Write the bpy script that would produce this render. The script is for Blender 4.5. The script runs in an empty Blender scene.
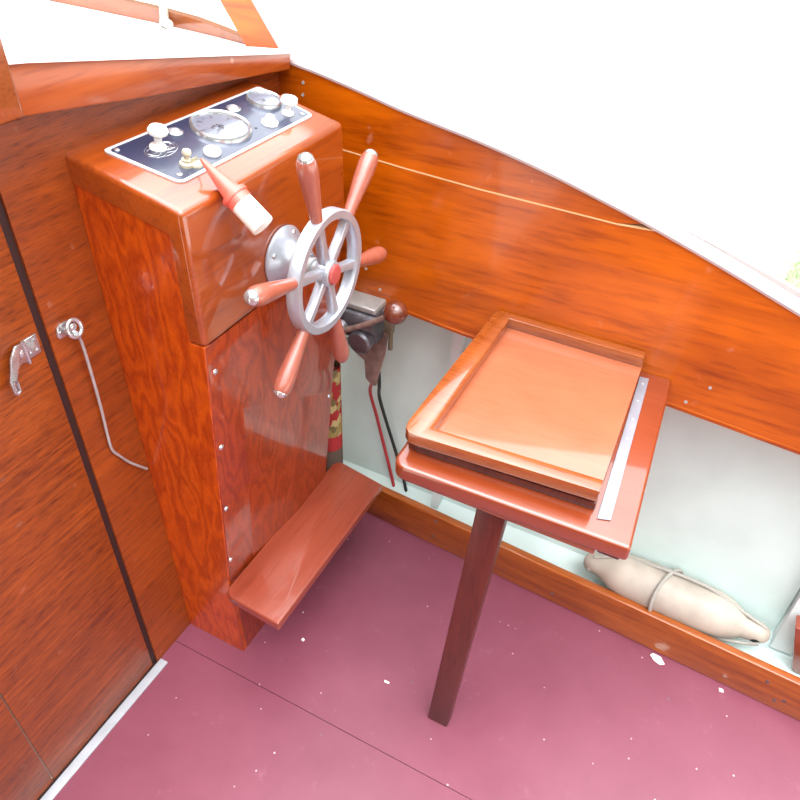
import bpy, bmesh, math, random
from mathutils import Vector, Matrix
random.seed(4)
C = bpy.context.scene.collection
PI = math.pi
V = Vector

# ---------------------------------------------------------------- materials
def new_mat(name):
    m = bpy.data.materials.new(name); m.use_nodes = True
    nt = m.node_tree; b = nt.nodes['Principled BSDF']
    return m, nt, b

def plain(name, col, rough=.5, metal=0., coat=0., spec=.5, bump=0., bscale=60., var=0., vscale=8., emit=None):
    m, nt, b = new_mat(name)
    b.inputs['Base Color'].default_value = (*col, 1)
    b.inputs['Roughness'].default_value = rough
    b.inputs['Metallic'].default_value = metal
    b.inputs['Coat Weight'].default_value = coat
    b.inputs['Coat Roughness'].default_value = .08
    b.inputs['Specular IOR Level'].default_value = spec
    N, L = nt.nodes, nt.links
    if var or bump:
        tc = N.new('ShaderNodeTexCoord')
    if var:
        no = N.new('ShaderNodeTexNoise'); no.inputs['Scale'].default_value = vscale; no.inputs['Detail'].default_value = 5
        L.new(tc.outputs['Object'], no.inputs['Vector'])
        r = N.new('ShaderNodeValToRGB'); L.new(no.outputs['Fac'], r.inputs['Fac'])
        r.color_ramp.elements[0].position = .3; r.color_ramp.elements[1].position = .7
        r.color_ramp.elements[0].color = (*[c * (1 - var) for c in col], 1)
        r.color_ramp.elements[1].color = (*[min(1, c * (1 + var)) for c in col], 1)
        L.new(r.outputs['Color'], b.inputs['Base Color'])
    if bump:
        n2 = N.new('ShaderNodeTexNoise'); n2.inputs['Scale'].default_value = bscale; n2.inputs['Detail'].default_value = 4
        L.new(tc.outputs['Object'], n2.inputs['Vector'])
        bp = N.new('ShaderNodeBump'); bp.inputs['Strength'].default_value = bump; bp.inputs['Distance'].default_value = .002
        L.new(n2.outputs['Fac'], bp.inputs['Height']); L.new(bp.outputs['Normal'], b.inputs['Normal'])
    return m

def wood(name, light, dark, axis='y', figure=.5, patch=.35, rough=.28, coat=.6, stretch=14., scale=7., pores=.35, wear=0., cior=1.5):
    """varnished wood: long streaks along one axis, broad patches, fine pores"""
    m, nt, b = new_mat(name); N, L = nt.nodes, nt.links
    tc = N.new('ShaderNodeTexCoord'); mp = N.new('ShaderNodeMapping')
    sc = [scale, scale, scale]; sc['xyz'.index(axis)] = scale / stretch
    mp.inputs['Scale'].default_value = sc
    L.new(tc.outputs['Object'], mp.inputs['Vector'])
    # warp
    w = N.new('ShaderNodeTexNoise'); w.inputs['Scale'].default_value = 1.2; w.inputs['Detail'].default_value = 2
    L.new(mp.outputs['Vector'], w.inputs['Vector'])
    wm = N.new('ShaderNodeVectorMath'); wm.operation = 'MULTIPLY_ADD'
    wm.inputs[1].default_value = (.9, .9, .9); L.new(w.outputs['Color'], wm.inputs[0]); L.new(mp.outputs['Vector'], wm.inputs[2])
    n1 = N.new('ShaderNodeTexNoise'); n1.inputs['Scale'].default_value = 2.2; n1.inputs['Detail'].default_value = 7; n1.inputs['Roughness'].default_value = .62
    L.new(wm.outputs[0], n1.inputs['Vector'])
    n2 = N.new('ShaderNodeTexNoise'); n2.inputs['Scale'].default_value = 14; n2.inputs['Detail'].default_value = 3
    L.new(mp.outputs['Vector'], n2.inputs['Vector'])
    n3 = N.new('ShaderNodeTexNoise'); n3.inputs['Scale'].default_value = 5; n3.inputs['Detail'].default_value = 3
    L.new(tc.outputs['Object'], n3.inputs['Vector'])
    r1 = N.new('ShaderNodeMapRange'); r1.inputs['From Min'].default_value = .35; r1.inputs['From Max'].default_value = .65
    L.new(n1.outputs['Fac'], r1.inputs['Value'])
    r2 = N.new('ShaderNodeMapRange'); r2.inputs['From Min'].default_value = .5; r2.inputs['From Max'].default_value = .68
    L.new(n2.outputs['Fac'], r2.inputs['Value'])
    r3 = N.new('ShaderNodeMapRange'); r3.inputs['From Min'].default_value = .35; r3.inputs['From Max'].default_value = .65
    L.new(n3.outputs['Fac'], r3.inputs['Value'])
    def ma(op, a, bb):
        n = N.new('ShaderNodeMath'); n.operation = op
        for i, q in enumerate((a, bb)):
            if hasattr(q, 'is_output'): L.new(q, n.inputs[i])
            else: n.inputs[i].default_value = q
        return n.outputs[0]
    f = ma('ADD', ma('MULTIPLY', r1.outputs[0], figure), ma('ADD', ma('MULTIPLY', r2.outputs[0], pores), ma('MULTIPLY', r3.outputs[0], patch)))
    mx = N.new('ShaderNodeMix'); mx.data_type = 'RGBA'
    mx.inputs['A'].default_value = (*light, 1); mx.inputs['B'].default_value = (*dark, 1)
    L.new(f, mx.inputs['Factor']); mx.clamp_factor = True
    col = mx.outputs['Result']
    b.inputs['Roughness'].default_value = rough
    if wear:
        n4 = N.new('ShaderNodeTexNoise'); n4.inputs['Scale'].default_value = 30; n4.inputs['Detail'].default_value = 2
        L.new(tc.outputs['Object'], n4.inputs['Vector'])
        r4 = N.new('ShaderNodeMapRange'); r4.inputs['From Min'].default_value = .70; r4.inputs['From Max'].default_value = .76; r4.inputs['To Max'].default_value = wear
        L.new(n4.outputs['Fac'], r4.inputs['Value'])
        m2 = N.new('ShaderNodeMix'); m2.data_type = 'RGBA'; m2.inputs['B'].default_value = (.75, .45, .33, 1)
        L.new(r4.outputs[0], m2.inputs['Factor']); L.new(col, m2.inputs['A']); col = m2.outputs['Result']
    L.new(col, b.inputs['Base Color'])
    b.inputs['Coat Weight'].default_value = coat; b.inputs['Coat Roughness'].default_value = .06
    b.inputs['Coat IOR'].default_value = cior
    bp = N.new('ShaderNodeBump'); bp.inputs['Strength'].default_value = .12; bp.inputs['Distance'].default_value = .001
    L.new(n1.outputs['Fac'], bp.inputs['Height']); L.new(bp.outputs['Normal'], b.inputs['Normal'])
    return m

def fir_ply(name, light, dark, axis='z', rough=.3, coat=.5, rings=9., squash=3.2, scale=3.6):
    """rotary-cut plywood: wild contour-line figure"""
    m, nt, b = new_mat(name); N, L = nt.nodes, nt.links
    tc = N.new('ShaderNodeTexCoord'); mp = N.new('ShaderNodeMapping')
    sc = [scale * squash] * 3; sc['xyz'.index(axis)] = scale
    mp.inputs['Scale'].default_value = sc; L.new(tc.outputs['Object'], mp.inputs['Vector'])
    n1 = N.new('ShaderNodeTexNoise'); n1.inputs['Scale'].default_value = 1.0; n1.inputs['Detail'].default_value = 3.5; n1.inputs['Roughness'].default_value = .5
    L.new(mp.outputs['Vector'], n1.inputs['Vector'])
    k = N.new('ShaderNodeMath'); k.operation = 'MULTIPLY'; k.inputs[1].default_value = rings; L.new(n1.outputs['Fac'], k.inputs[0])
    pp = N.new('ShaderNodeMath'); pp.operation = 'PINGPONG'; pp.inputs[1].default_value = .5; L.new(k.outputs[0], pp.inputs[0])
    r = N.new('ShaderNodeMapRange'); r.inputs['From Min'].default_value = .0; r.inputs['From Max'].default_value = .5; L.new(pp.outputs[0], r.inputs['Value'])
    n2 = N.new('ShaderNodeTexNoise'); n2.inputs['Scale'].default_value = 30; n2.inputs['Detail'].default_value = 3; L.new(mp.outputs['Vector'], n2.inputs['Vector'])
    a = N.new('ShaderNodeMath'); a.operation = 'MULTIPLY_ADD'; a.inputs[1].default_value = .55; L.new(r.outputs[0], a.inputs[0])
    a2 = N.new('ShaderNodeMath'); a2.operation = 'MULTIPLY_ADD'; a2.inputs[1].default_value = 1.0; a2.inputs[2].default_value = -.28; L.new(n2.outputs['Fac'], a2.inputs[0])
    L.new(a2.outputs[0], a.inputs[2])
    mx = N.new('ShaderNodeMix'); mx.data_type = 'RGBA'; mx.inputs['A'].default_value = (*light, 1); mx.inputs['B'].default_value = (*dark, 1)
    L.new(a.outputs[0], mx.inputs['Factor']); L.new(mx.outputs['Result'], b.inputs['Base Color'])
    b.inputs['Roughness'].default_value = rough; b.inputs['Coat Weight'].default_value = coat; b.inputs['Coat Roughness'].default_value = .05
    return m

M = {}
M['bulwark'] = wood('bulwark_mahogany', (.60, .120, .0005), (.17, .018, .0003), 'y', figure=.5, patch=.28, stretch=10, scale=9, coat=.25, wear=.12, pores=.25)
M['kick'] = wood('kickboard_mahogany', (.44, .108, .007), (.15, .022, .002), 'y', figure=.6, patch=.2, stretch=14, scale=16, pores=.2)
M['bulkhead'] = wood('bulkhead_plywood', (.36, .066, .006), (.095, .012, .002), 'x', figure=.45, patch=.25, stretch=16, scale=42, pores=.45, rough=.4, coat=.12, wear=.15)
M['door'] = wood('door_plywood', (.37, .072, .007), (.085, .011, .002), 'x', figure=.55, patch=.2, stretch=14, scale=52, pores=.5, rough=.4, coat=.10, wear=.1)
M['beam'] = wood('beam_mahogany', (.47, .100, .018), (.26, .036, .004), 'x', figure=.4, patch=.35, stretch=12, scale=12, coat=.2, wear=.4)
M['side'] = fir_ply('console_fir_plywood', (.60, .090, .002), (.26, .018, .0005), 'z', rings=11)
M['lower'] = fir_ply('console_front_plywood', (.36, .045, .004), (.15, .011, .001), 'z', rings=12, coat=.8, rough=.3)
M['cap'] = wood('console_cap_mahogany', (.36, .066, .006), (.15, .018, .002), 'x', figure=.45, patch=.2, stretch=10, scale=10, coat=1.0, rough=.3, pores=.3, cior=1.55)
M['tread'] = wood('footrest_mahogany', (.29, .056, .027), (.17, .024, .011), 'x', figure=.4, patch=.25, stretch=14, scale=12, coat=.7, rough=.3)
M['seat'] = wood('seat_mahogany', (.24, .042, .010), (.15, .020, .005), 'y', figure=.3, patch=.3, stretch=8, scale=8, coat=1.0, rough=.25, pores=.2, cior=1.65)
M['tray'] = wood('tray_mahogany', (.41, .125, .060), (.31, .078, .032), 'y', figure=.3, patch=.35, stretch=5, scale=7, coat=1., rough=.25, pores=.2, cior=1.6)
M['rail'] = wood('tray_rail_mahogany', (.31, .080, .016), (.17, .030, .004), 'y', figure=.35, patch=.25, stretch=10, scale=14, coat=1., rough=.25, pores=.4)
M['darkwood'] = wood('dark_mahogany', (.115, .018, .010), (.040, .006, .004), 'z', figure=.4, patch=.3, stretch=12, scale=16, coat=.08, rough=.4)
M['seam'] = plain('dark_seam_wood', (.026, .005, .004), .6, bump=.2)
M['handle'] = wood('handle_mahogany', (.36, .105, .068), (.26, .058, .034), 'z', figure=.3, patch=.4, stretch=3, scale=9, coat=.7, rough=.3)
M['knobwood'] = wood('knob_walnut', (.17, .042, .020), (.07, .014, .008), 'z', figure=.6, patch=.2, stretch=3, scale=30, coat=.8, rough=.2)
M['paint'] = plain('hull_paint_pale_green', (.58, .70, .665), .45, spec=.4, var=.06, vscale=9, bump=.15, bscale=20)
M['white'] = plain('white_deck_paint', (.86, .86, .86), .5, var=.02)
M['caprail'] = plain('cap_rail_cream_paint', (.40, .31, .30), .4, coat=.2, var=.03)
M['filler'] = plain('seam_compound', (.70, .42, .20), .6)
M['alloy'] = plain('cast_aluminium', (.43, .45, .50), .32, metal=.55, bump=.12, bscale=180, var=.08, vscale=25)
M['chrome'] = plain('worn_chrome', (.58, .59, .61), .22, metal=.8, var=.15, vscale=60)
M['steel'] = plain('stainless_steel', (.50, .52, .52), .35, metal=.5, bump=.1, var=.1, vscale=60)
M['greysteel'] = plain('weathered_cast_metal', (.16, .155, .17), .36, metal=.75, bump=.4, bscale=90, var=.4, vscale=30)
M['palemetal'] = plain('worn_aluminium_plate', (.42, .42, .40), .4, metal=.5, var=.15, vscale=40)
M['strip'] = plain('aluminium_threshold', (.40, .42, .45), .5, metal=.1, var=.1, vscale=30, bump=.2)
M['stripseat'] = plain('aluminium_strip', (.27, .28, .32), .35, metal=.3, coat=.3, var=.12, vscale=30, bump=.2)
M['panel'] = plain('engine_turned_black_panel', (.022, .030, .065), .30, metal=.0, coat=.6, spec=.7)
M['border'] = plain('polished_border', (.72, .73, .76), .3, metal=.35)
M['dial'] = plain('gauge_dial_cream', (.17, .18, .23), .5, var=.03)
M['ink'] = plain('gauge_marking_grey', (.035, .035, .05), .5)
M['ivory'] = plain('ivory_plastic', (.86, .84, .80), .25, coat=.5)
M['gold'] = plain('aged_brass', (.62, .56, .40), .35, metal=.4, var=.2, vscale=60)
M['redglass'] = plain('clear_indicator_lens', (.42, .36, .42), .08, coat=1.)
M['clamp'] = plain('corroded_brass', (.16, .14, .09), .5, metal=.6, var=.3, vscale=80)
M['redcap'] = plain('faded_red_horn_cap', (.40, .07, .065), .4, coat=.2, var=.15, vscale=60)
M['redplastic'] = plain('faded_red_plastic', (.78, .13, .09), .35, coat=.3)
M['whiteplastic'] = plain('white_plastic', (.86, .83, .74), .35, coat=.2, var=.04, vscale=40)
M['black'] = plain('black_rubber', (.012, .018, .016), .45)
M['redwire'] = plain('red_wire_sleeve', (.40, .03, .035), .45)
M['vinyl'] = plain('cream_fender_vinyl', (.40, .345, .285), .5, var=.18, vscale=14, bump=.2, bscale=40)
M['rope'] = plain('grey_cord', (.33, .31, .27), .8, bump=.7, bscale=260)
M['rust'] = plain('brown_corroded_leather', (.19, .12, .10), .8, bump=.8, bscale=90, var=.35, vscale=50)
M['flake'] = plain('white_paint_flake', (.85, .84, .80), .6)
M['grass'] = plain('short_green_grass', (.55, .68, .42), .9, var=.3, vscale=5)

def glass_mat():
    m = bpy.data.materials.new('gauge_glass'); m.use_nodes = True
    nt = m.node_tree; N, L = nt.nodes, nt.links; N.clear()
    o = N.new('ShaderNodeOutputMaterial'); mx = N.new('ShaderNodeMixShader')
    t = N.new('ShaderNodeBsdfTransparent'); g = N.new('ShaderNodeBsdfGlossy'); g.inputs['Roughness'].default_value = .04
    mx.inputs[0].default_value = .09
    L.new(t.outputs[0], mx.inputs[1]); L.new(g.outputs[0], mx.inputs[2]); L.new(mx.outputs[0], o.inputs[0])
    return m
M['glass'] = glass_mat()

def floor_mat():
    m, nt, b = new_mat('mauve_deck_paint'); N, L = nt.nodes, nt.links
    tc = N.new('ShaderNodeTexCoord')
    n = N.new('ShaderNodeTexNoise'); n.inputs['Scale'].default_value = 5; n.inputs['Detail'].default_value = 8; n.inputs['Roughness'].default_value = .65
    L.new(tc.outputs['Object'], n.inputs['Vector'])
    r = N.new('ShaderNodeValToRGB'); L.new(n.outputs['Fac'], r.inputs['Fac'])
    r.color_ramp.elements[0].position = .3; r.color_ramp.elements[0].color = (.172, .039, .064, 1)
    r.color_ramp.elements[1].position = .72; r.color_ramp.elements[1].color = (.215, .057, .088, 1)
    # pale scuffs
    s = N.new('ShaderNodeTexNoise'); s.inputs['Scale'].default_value = 17; s.inputs['Detail'].default_value = 6; s.inputs['Roughness'].default_value = .75
    L.new(tc.outputs['Object'], s.inputs['Vector'])
    sr = N.new('ShaderNodeMapRange'); sr.inputs['From Min'].default_value = .60; sr.inputs['From Max'].default_value = .74; sr.inputs['To Max'].default_value = .35
    L.new(s.outputs['Fac'], sr.inputs['Value'])
    m1 = N.new('ShaderNodeMix'); m1.data_type = 'RGBA'; m1.inputs['B'].default_value = (.34, .15, .20, 1)
    L.new(sr.outputs[0], m1.inputs['Factor']); L.new(r.outputs['Color'], m1.inputs['A'])
    # paint specks of irregular size
    col = m1.outputs['Result']
    for sc, th, rnd, c in ((34, .07, .90, (.60, .50, .50)), (47, .09, .90, (.50, .36, .38)), (27, .08, .90, (.16, .09, .10))):
        v = N.new('ShaderNodeTexVoronoi'); v.inputs['Scale'].default_value = sc
        wv = N.new('ShaderNodeVectorMath'); wv.operation = 'ADD'; wv.inputs[1].default_value = (sc, sc * .3, 0)
        L.new(tc.outputs['Object'], wv.inputs[0]); L.new(wv.outputs[0], v.inputs['Vector'])
        lt = N.new('ShaderNodeMath'); lt.operation = 'LESS_THAN'; lt.inputs[1].default_value = th; L.new(v.outputs['Distance'], lt.inputs[0])
        sp = N.new('ShaderNodeSeparateColor'); L.new(v.outputs['Color'], sp.inputs[0])
        gt = N.new('ShaderNodeMath'); gt.operation = 'GREATER_THAN'; gt.inputs[1].default_value = rnd; L.new(sp.outputs[0], gt.inputs[0])
        mu = N.new('ShaderNodeMath'); mu.operation = 'MULTIPLY'; L.new(lt.outputs[0], mu.inputs[0]); L.new(gt.outputs[0], mu.inputs[1])
        mm = N.new('ShaderNodeMix'); mm.data_type = 'RGBA'; mm.inputs['B'].default_value = (*c, 1)
        L.new(mu.outputs[0], mm.inputs['Factor']); L.new(col, mm.inputs['A']); col = mm.outputs['Result']
    L.new(col, b.inputs['Base Color']); b.inputs['Roughness'].default_value = .42
    b.inputs['Specular IOR Level'].default_value = .5
    bp = N.new('ShaderNodeBump'); bp.inputs['Strength'].default_value = .15; bp.inputs['Distance'].default_value = .002
    L.new(s.outputs['Fac'], bp.inputs['Height']); L.new(bp.outputs['Normal'], b.inputs['Normal'])
    return m
M['floor'] = floor_mat()

def ground_mat():
    m, nt, b = new_mat('pale_sandy_ground'); N, L = nt.nodes, nt.links
    tc = N.new('ShaderNodeTexCoord')
    n = N.new('ShaderNodeTexNoise'); n.inputs['Scale'].default_value = 9; n.inputs['Detail'].default_value = 8; n.inputs['Roughness'].default_value = .7
    L.new(tc.outputs['Object'], n.inputs['Vector'])
    r = N.new('ShaderNodeValToRGB'); L.new(n.outputs['Fac'], r.inputs['Fac'])
    r.color_ramp.elements[0].position = .35; r.color_ramp.elements[0].color = (.78, .74, .66, 1)
    r.color_ramp.elements[1].position = .65; r.color_ramp.elements[1].color = (.86, .85, .81, 1)
    L.new(r.outputs['Color'], b.inputs['Base Color']); b.inputs['Roughness'].default_value = .95
    return m
M['ground'] = ground_mat()

def rug_mat():
    m, nt, b = new_mat('patterned_carpet'); N, L = nt.nodes, nt.links
    tc = N.new('ShaderNodeTexCoord')
    mp = N.new('ShaderNodeMapping'); mp.inputs['Scale'].default_value = (60, 60, 52); L.new(tc.outputs['Object'], mp.inputs['Vector'])
    v = N.new('ShaderNodeTexVoronoi'); v.distance = 'MANHATTAN'; v.inputs['Scale'].default_value = 1.; L.new(mp.outputs[0], v.inputs['Vector'])
    sp = N.new('ShaderNodeSeparateColor'); L.new(v.outputs['Color'], sp.inputs[0])
    r = N.new('ShaderNodeValToRGB'); r.color_ramp.interpolation = 'CONSTANT'; L.new(sp.outputs[0], r.inputs['Fac'])
    e = r.color_ramp.elements; e[0].color = (.33, .02, .02, 1); e[1].position = .38; e[1].color = (.30, .22, .07, 1)
    x = e.new(.72); x.color = (.16, .12, .05, 1); x = e.new(.86); x.color = (.45, .36, .16, 1)
    # plain brown border and red band at the lower end
    sz = N.new('ShaderNodeSeparateXYZ'); L.new(tc.outputs['Object'], sz.inputs[0])
    r2 = N.new('ShaderNodeValToRGB'); r2.color_ramp.interpolation = 'CONSTANT'; L.new(sz.outputs['Z'], r2.inputs['Fac'])
    q = r2.color_ramp.elements; q[0].color = (.12, .085, .06, 1); q[1].position = .245; q[1].color = (.40, .025, .03, 1)
    lt = N.new('ShaderNodeMath'); lt.operation = 'LESS_THAN'; lt.inputs[1].default_value = .29; L.new(sz.outputs['Z'], lt.inputs[0])
    mx = N.new('ShaderNodeMix'); mx.data_type = 'RGBA'; L.new(lt.outputs[0], mx.inputs['Factor']); L.new(r.outputs[0], mx.inputs['A']); L.new(r2.outputs[0], mx.inputs['B'])
    L.new(mx.outputs['Result'], b.inputs['Base Color']); b.inputs['Roughness'].default_value = .95
    n = N.new('ShaderNodeTexNoise'); n.inputs['Scale'].default_value = 300; L.new(tc.outputs['Object'], n.inputs['Vector'])
    bp = N.new('ShaderNodeBump'); bp.inputs['Strength'].default_value = .6; bp.inputs['Distance'].default_value = .002; L.new(n.outputs['Fac'], bp.inputs['Height']); L.new(bp.outputs['Normal'], b.inputs['Normal'])
    return m
M['rug'] = rug_mat()

# ---------------------------------------------------------------- mesh helpers (all take world coordinates)
def BM(): return bmesh.new()
def bevel(bm, geom_edges, w, seg=3):
    if w > 0 and geom_edges:
        bmesh.ops.bevel(bm, geom=geom_edges, offset=w, offset_type='OFFSET', segments=seg, profile=.5, affect='EDGES', clamp_overlap=True)
def box(bm, lo, hi, bv=0., seg=3, mat=0, rot=None, piv=None):
    t = BM()
    bmesh.ops.create_cube(t, size=1)
    lo, hi = V(lo), V(hi); c = (lo + hi) / 2; s = hi - lo
    for v in t.verts: v.co = V((v.co.x * s.x, v.co.y * s.y, v.co.z * s.z)) + c
    bevel(t, t.edges[:], bv, seg)
    if rot is not None:
        p = V(piv) if piv is not None else c
        for v in t.verts: v.co = rot @ (v.co - p) + p
    merge(bm, t, mat)
def merge(bm, t, mat=0):
    mp = {}
    for v in t.verts: mp[v] = bm.verts.new(v.co)
    for f in t.faces:
        try:
            g = bm.faces.new([mp[v] for v in f.verts]); g.material_index = mat if mat is not None else f.material_index
        except ValueError: pass
    t.free(); bm.normal_update()
def prism(bm, pts, f0, f1, bv=0., seg=3, mat=0, vbv=None):
    """polygon pts (2d) mapped by f0 to one cap and by f1 to the other; vbv={index:width} rounds single side edges"""
    t = BM()
    a = [t.verts.new(f0(*p)) for p in pts]; b = [t.verts.new(f1(*p)) for p in pts]
    t.faces.new(a); t.faces.new(list(reversed(b))); n = len(pts)
    side = []
    for i in range(n): t.faces.new((a[i], b[i], b[(i + 1) % n], a[(i + 1) % n]))
    bmesh.ops.recalc_face_normals(t, faces=t.faces[:])
    if vbv:
        for i, w in vbv.items():
            t.edges.ensure_lookup_table()
            e = [e for e in t.edges if set(e.verts) == {a[i], b[i]}] if a[i].is_valid and b[i].is_valid else []
            bevel(t, e, w, 5)
    if bv:
        es = [e for e in t.edges if len(e.link_faces) == 2 and e.calc_face_angle(0) > .7]
        bevel(t, es, bv, seg)
    merge(bm, t, mat)
def smooth_path(pts, n=8):
    P = [V(p) for p in pts]; out = []
    for i in range(len(P) - 1):
        p0 = P[max(i - 1, 0)]; p1 = P[i]; p2 = P[i + 1]; p3 = P[min(i + 2, len(P) - 1)]
        for k in range(n):
            t = k / n
            out.append(.5 * ((2 * p1) + (-p0 + p2) * t + (2 * p0 - 5 * p1 + 4 * p2 - p3) * t * t + (-p0 + 3 * p1 - 3 * p2 + p3) * t ** 3))
    out.append(P[-1]); return out
def tube(bm, pts, r, seg=12, mat=0, closed=False, smooth=8, rz=None):
    P = smooth_path(pts, smooth) if smooth else [V(p) for p in pts]
    n = len(P); R = r if callable(r) else (lambda t: r)
    rings = []; up = None
    for i, p in enumerate(P):
        if closed: d = (P[(i + 1) % n] - P[i - 1])
        else: d = P[min(i + 1, n - 1)] - P[max(i - 1, 0)]
        d.normalize()
        if up is None: up = d.orthogonal().normalized()
        up = (up - d * up.dot(d)); up.normalize(); s = d.cross(up)
        rr = R(i / max(n - 1, 1)); ra, rb = (rr if isinstance(rr, tuple) else (rr, rr))
        rings.append([bm.verts.new(p + up * ra * math.cos(a) + s * rb * math.sin(a)) for a in [2 * PI * k / seg for k in range(seg)]])
    m = n if closed else n - 1
    for i in range(m):
        A, B = rings[i], rings[(i + 1) % n]
        for k in range(seg):
            f = bm.faces.new((A[k], A[(k + 1) % seg], B[(k + 1) % seg], B[k])); f.material_index = mat
    if not closed:
        bm.faces.new(list(reversed(rings[0]))).material_index = mat; bm.faces.new(rings[-1]).material_index = mat
def lathe(bm, prof, org, axis, seg=32, mat=0):
    """prof: (radius, height) list; axis: direction"""
    ax = V(axis).normalized(); u = ax.orthogonal().normalized(); w = ax.cross(u); o = V(org); rings = []
    for r, h in prof:
        if r < 1e-6: rings.append([bm.verts.new(o + ax * h)])
        else: rings.append([bm.verts.new(o + ax * h + (u * math.cos(2 * PI * k / seg) + w * math.sin(2 * PI * k / seg)) * r) for k in range(seg)])
    for A, B in zip(rings, rings[1:]):
        for k in range(seg):
            q = [A[k % len(A)], A[(k + 1) % len(A)], B[(k + 1) % len(B)], B[k % len(B)]]
            q = list(dict.fromkeys(q))
            if len(q) > 2: bm.faces.new(q).material_index = mat
    for rg, rev in ((rings[0], True), (rings[-1], False)):
        if len(rg) > 2: bm.faces.new(list(reversed(rg)) if rev else rg).material_index = mat
def ball(bm, c, r, mat=0, sc=(1, 1, 1), u=20, v=12):
    t = BM(); bmesh.ops.create_uvsphere(t, u_segments=u, v_segments=v, radius=r)
    for q in t.verts: q.co = V((q.co.x * sc[0], q.co.y * sc[1], q.co.z * sc[2])) + V(c)
    merge(bm, t, mat)

ORG = {}
def tag(o, label=None, cat=None, group=None, kind=None):
    if label: o['label'] = label
    if cat: o['category'] = cat
    if group: o['group'] = group
    if kind: o['kind'] = kind
    return o
def obj(name, bm, mats, parent=None, org=None, angle=.62):
    org = ORG[parent] if parent is not None else V(org if org is not None else (0, 0, 0))
    bmesh.ops.recalc_face_normals(bm, faces=bm.faces[:])
    for v in bm.verts: v.co -= org
    for f in bm.faces: f.smooth = True
    for e in bm.edges:
        e.smooth = not (len(e.link_faces) == 2 and e.calc_face_angle(0) > angle)
    me = bpy.data.meshes.new(name); bm.to_mesh(me); bm.free()
    for m in (mats if isinstance(mats, (list, tuple)) else [mats]): me.materials.append(m)
    o = bpy.data.objects.new(name, me); C.objects.link(o)
    if parent is not None: o.parent = parent
    else: o.location = org
    ORG[o] = org
    return o
def thing(name, label, cat, loc, group=None):
    o = bpy.data.objects.new(name, None); o.empty_display_size = .05; C.objects.link(o); o.location = loc; ORG[o] = V(loc)
    return tag(o, label, cat, group)
def struct(name, bm, m, label, parent=None, cat='structure'):
    o = obj(name, bm, m, parent)
    if parent is None: tag(o, label, cat, kind='structure')
    return o

# ---------------------------------------------------------------- the boat: floor, bulkhead, doors
def kx(y): return .4923 + .065 * y            # inner face of the kick board
bm = BM()
def fl(x0, x1, y0, y1):
    pass
# two deck panels with a fine joint at x = -.048
prism(bm, [(-1.7, -2.6), (-.0478, -2.6), (-.0478, 0), (-1.7, 0)], lambda x, y: (x, y, 0), lambda x, y: (x, y, -.018))
prism(bm, [(-.0465, -2.6), (kx(-2.6) + .01, -2.6), (kx(0) + .01, 0), (-.0465, 0)], lambda x, y: (x, y, 0), lambda x, y: (x, y, -.018))
struct('floor', bm, M['floor'], 'mauve painted plywood cockpit floor with one fine joint', cat='floor')
bm = BM(); box(bm, (-1.7, -2.6, -.06), (.60, .02, -.0185)); struct('floor_underlay', bm, M['seam'], 'dark boards under the cockpit floor', cat='floor')

bm = BM()
WT = lambda x: 1.184 - .1845 * x            # underside line of the cabin top at the bulkhead
prism(bm, [(-.104, 0), (.50, 0), (.50, 1.09), (-.104, 1.175)], lambda x, z: (x, 0, z), lambda x, z: (x, .018, z))
struct('wall_front', bm, M['bulkhead'], 'varnished plywood cabin bulkhead behind the console', cat='wall')
bm = BM(); box(bm, (-.1185, .004, 0), (-.104, .03, 1.172)); struct('trim_1', bm, M['seam'], 'dark wooden stile in the gap between door and bulkhead', cat='trim')
bm = BM(); box(bm, (-.3825, .001, .006), (-.1165, .02, 1.175), .0015)
door = struct('door_1', bm, M['door'], 'varnished plywood cabin door leaf with a metal hasp', cat='door')
bm = BM(); box(bm, (-.85, .001, .006), (-.3845, .02, 1.2), .0015)
struct('door_2', bm, M['door'], 'second plywood door leaf at the left edge', cat='door')
bm = BM(); box(bm, (-1.3, -.021, 0), (-.096, -.002, .004), .001)
for x in (-.115, -.27, -.30, -.42, -.55): lathe(bm, [(.003, 0), (.0025, .001), (0, .0012)], (x, -.0115, .004), (0, 0, 1), 10)
struct('trim_2', bm, M['strip'], 'pale metal threshold strip on the floor below the door', cat='trim')

# hasp on the door
hs = BM()
box(hs, (-.146, -.002, .8295), (-.1225, .001, .860), .001)
for p in ((-.128, .8365), (-.128, .853), (-.139, .8365)): lathe(hs, [(.0028, 0), (.0022, .0014), (0, .0018)], (p[0], -.002, p[1]), (0, -1, 0), 12)
tube(hs, [(-.1465, -.0045, .8265), (-.1465, -.0045, .8615)], .0028, 12, smooth=0)
def strip_bent(bm, outl, zs, y, th):
    pass
prism(hs, [(-.149, .8295), (-.149, .8605), (-.160, .862), (-.174, .851), (-.181, .838), (-.1905, .826), (-.191, .806), (-.184, .799), (-.1775, .803), (-.175, .820), (-.168, .829), (-.158, .833)],
      lambda x, z: (x, -.006 - .5 * max(0, -.165 - x), z), lambda x, z: (x, -.0025 - .5 * max(0, -.165 - x), z), .001, 2)
tube(hs, [(-.1855, -.0175, .824), (-.180, -.016, .820), (-.181, -.0165, .806), (-.186, -.018, .804), (-.1875, -.018, .815)], .0018, 8, closed=True, smooth=0)
prism(hs, [(-.152, .842), (-.152, .853), (-.158, .852), (-.158, .843)], lambda x, z: (x, -.0085, z), lambda x, z: (x, -.0055, z), .0008, 2)
obj('hasp', hs, M['chrome'], door)

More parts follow.
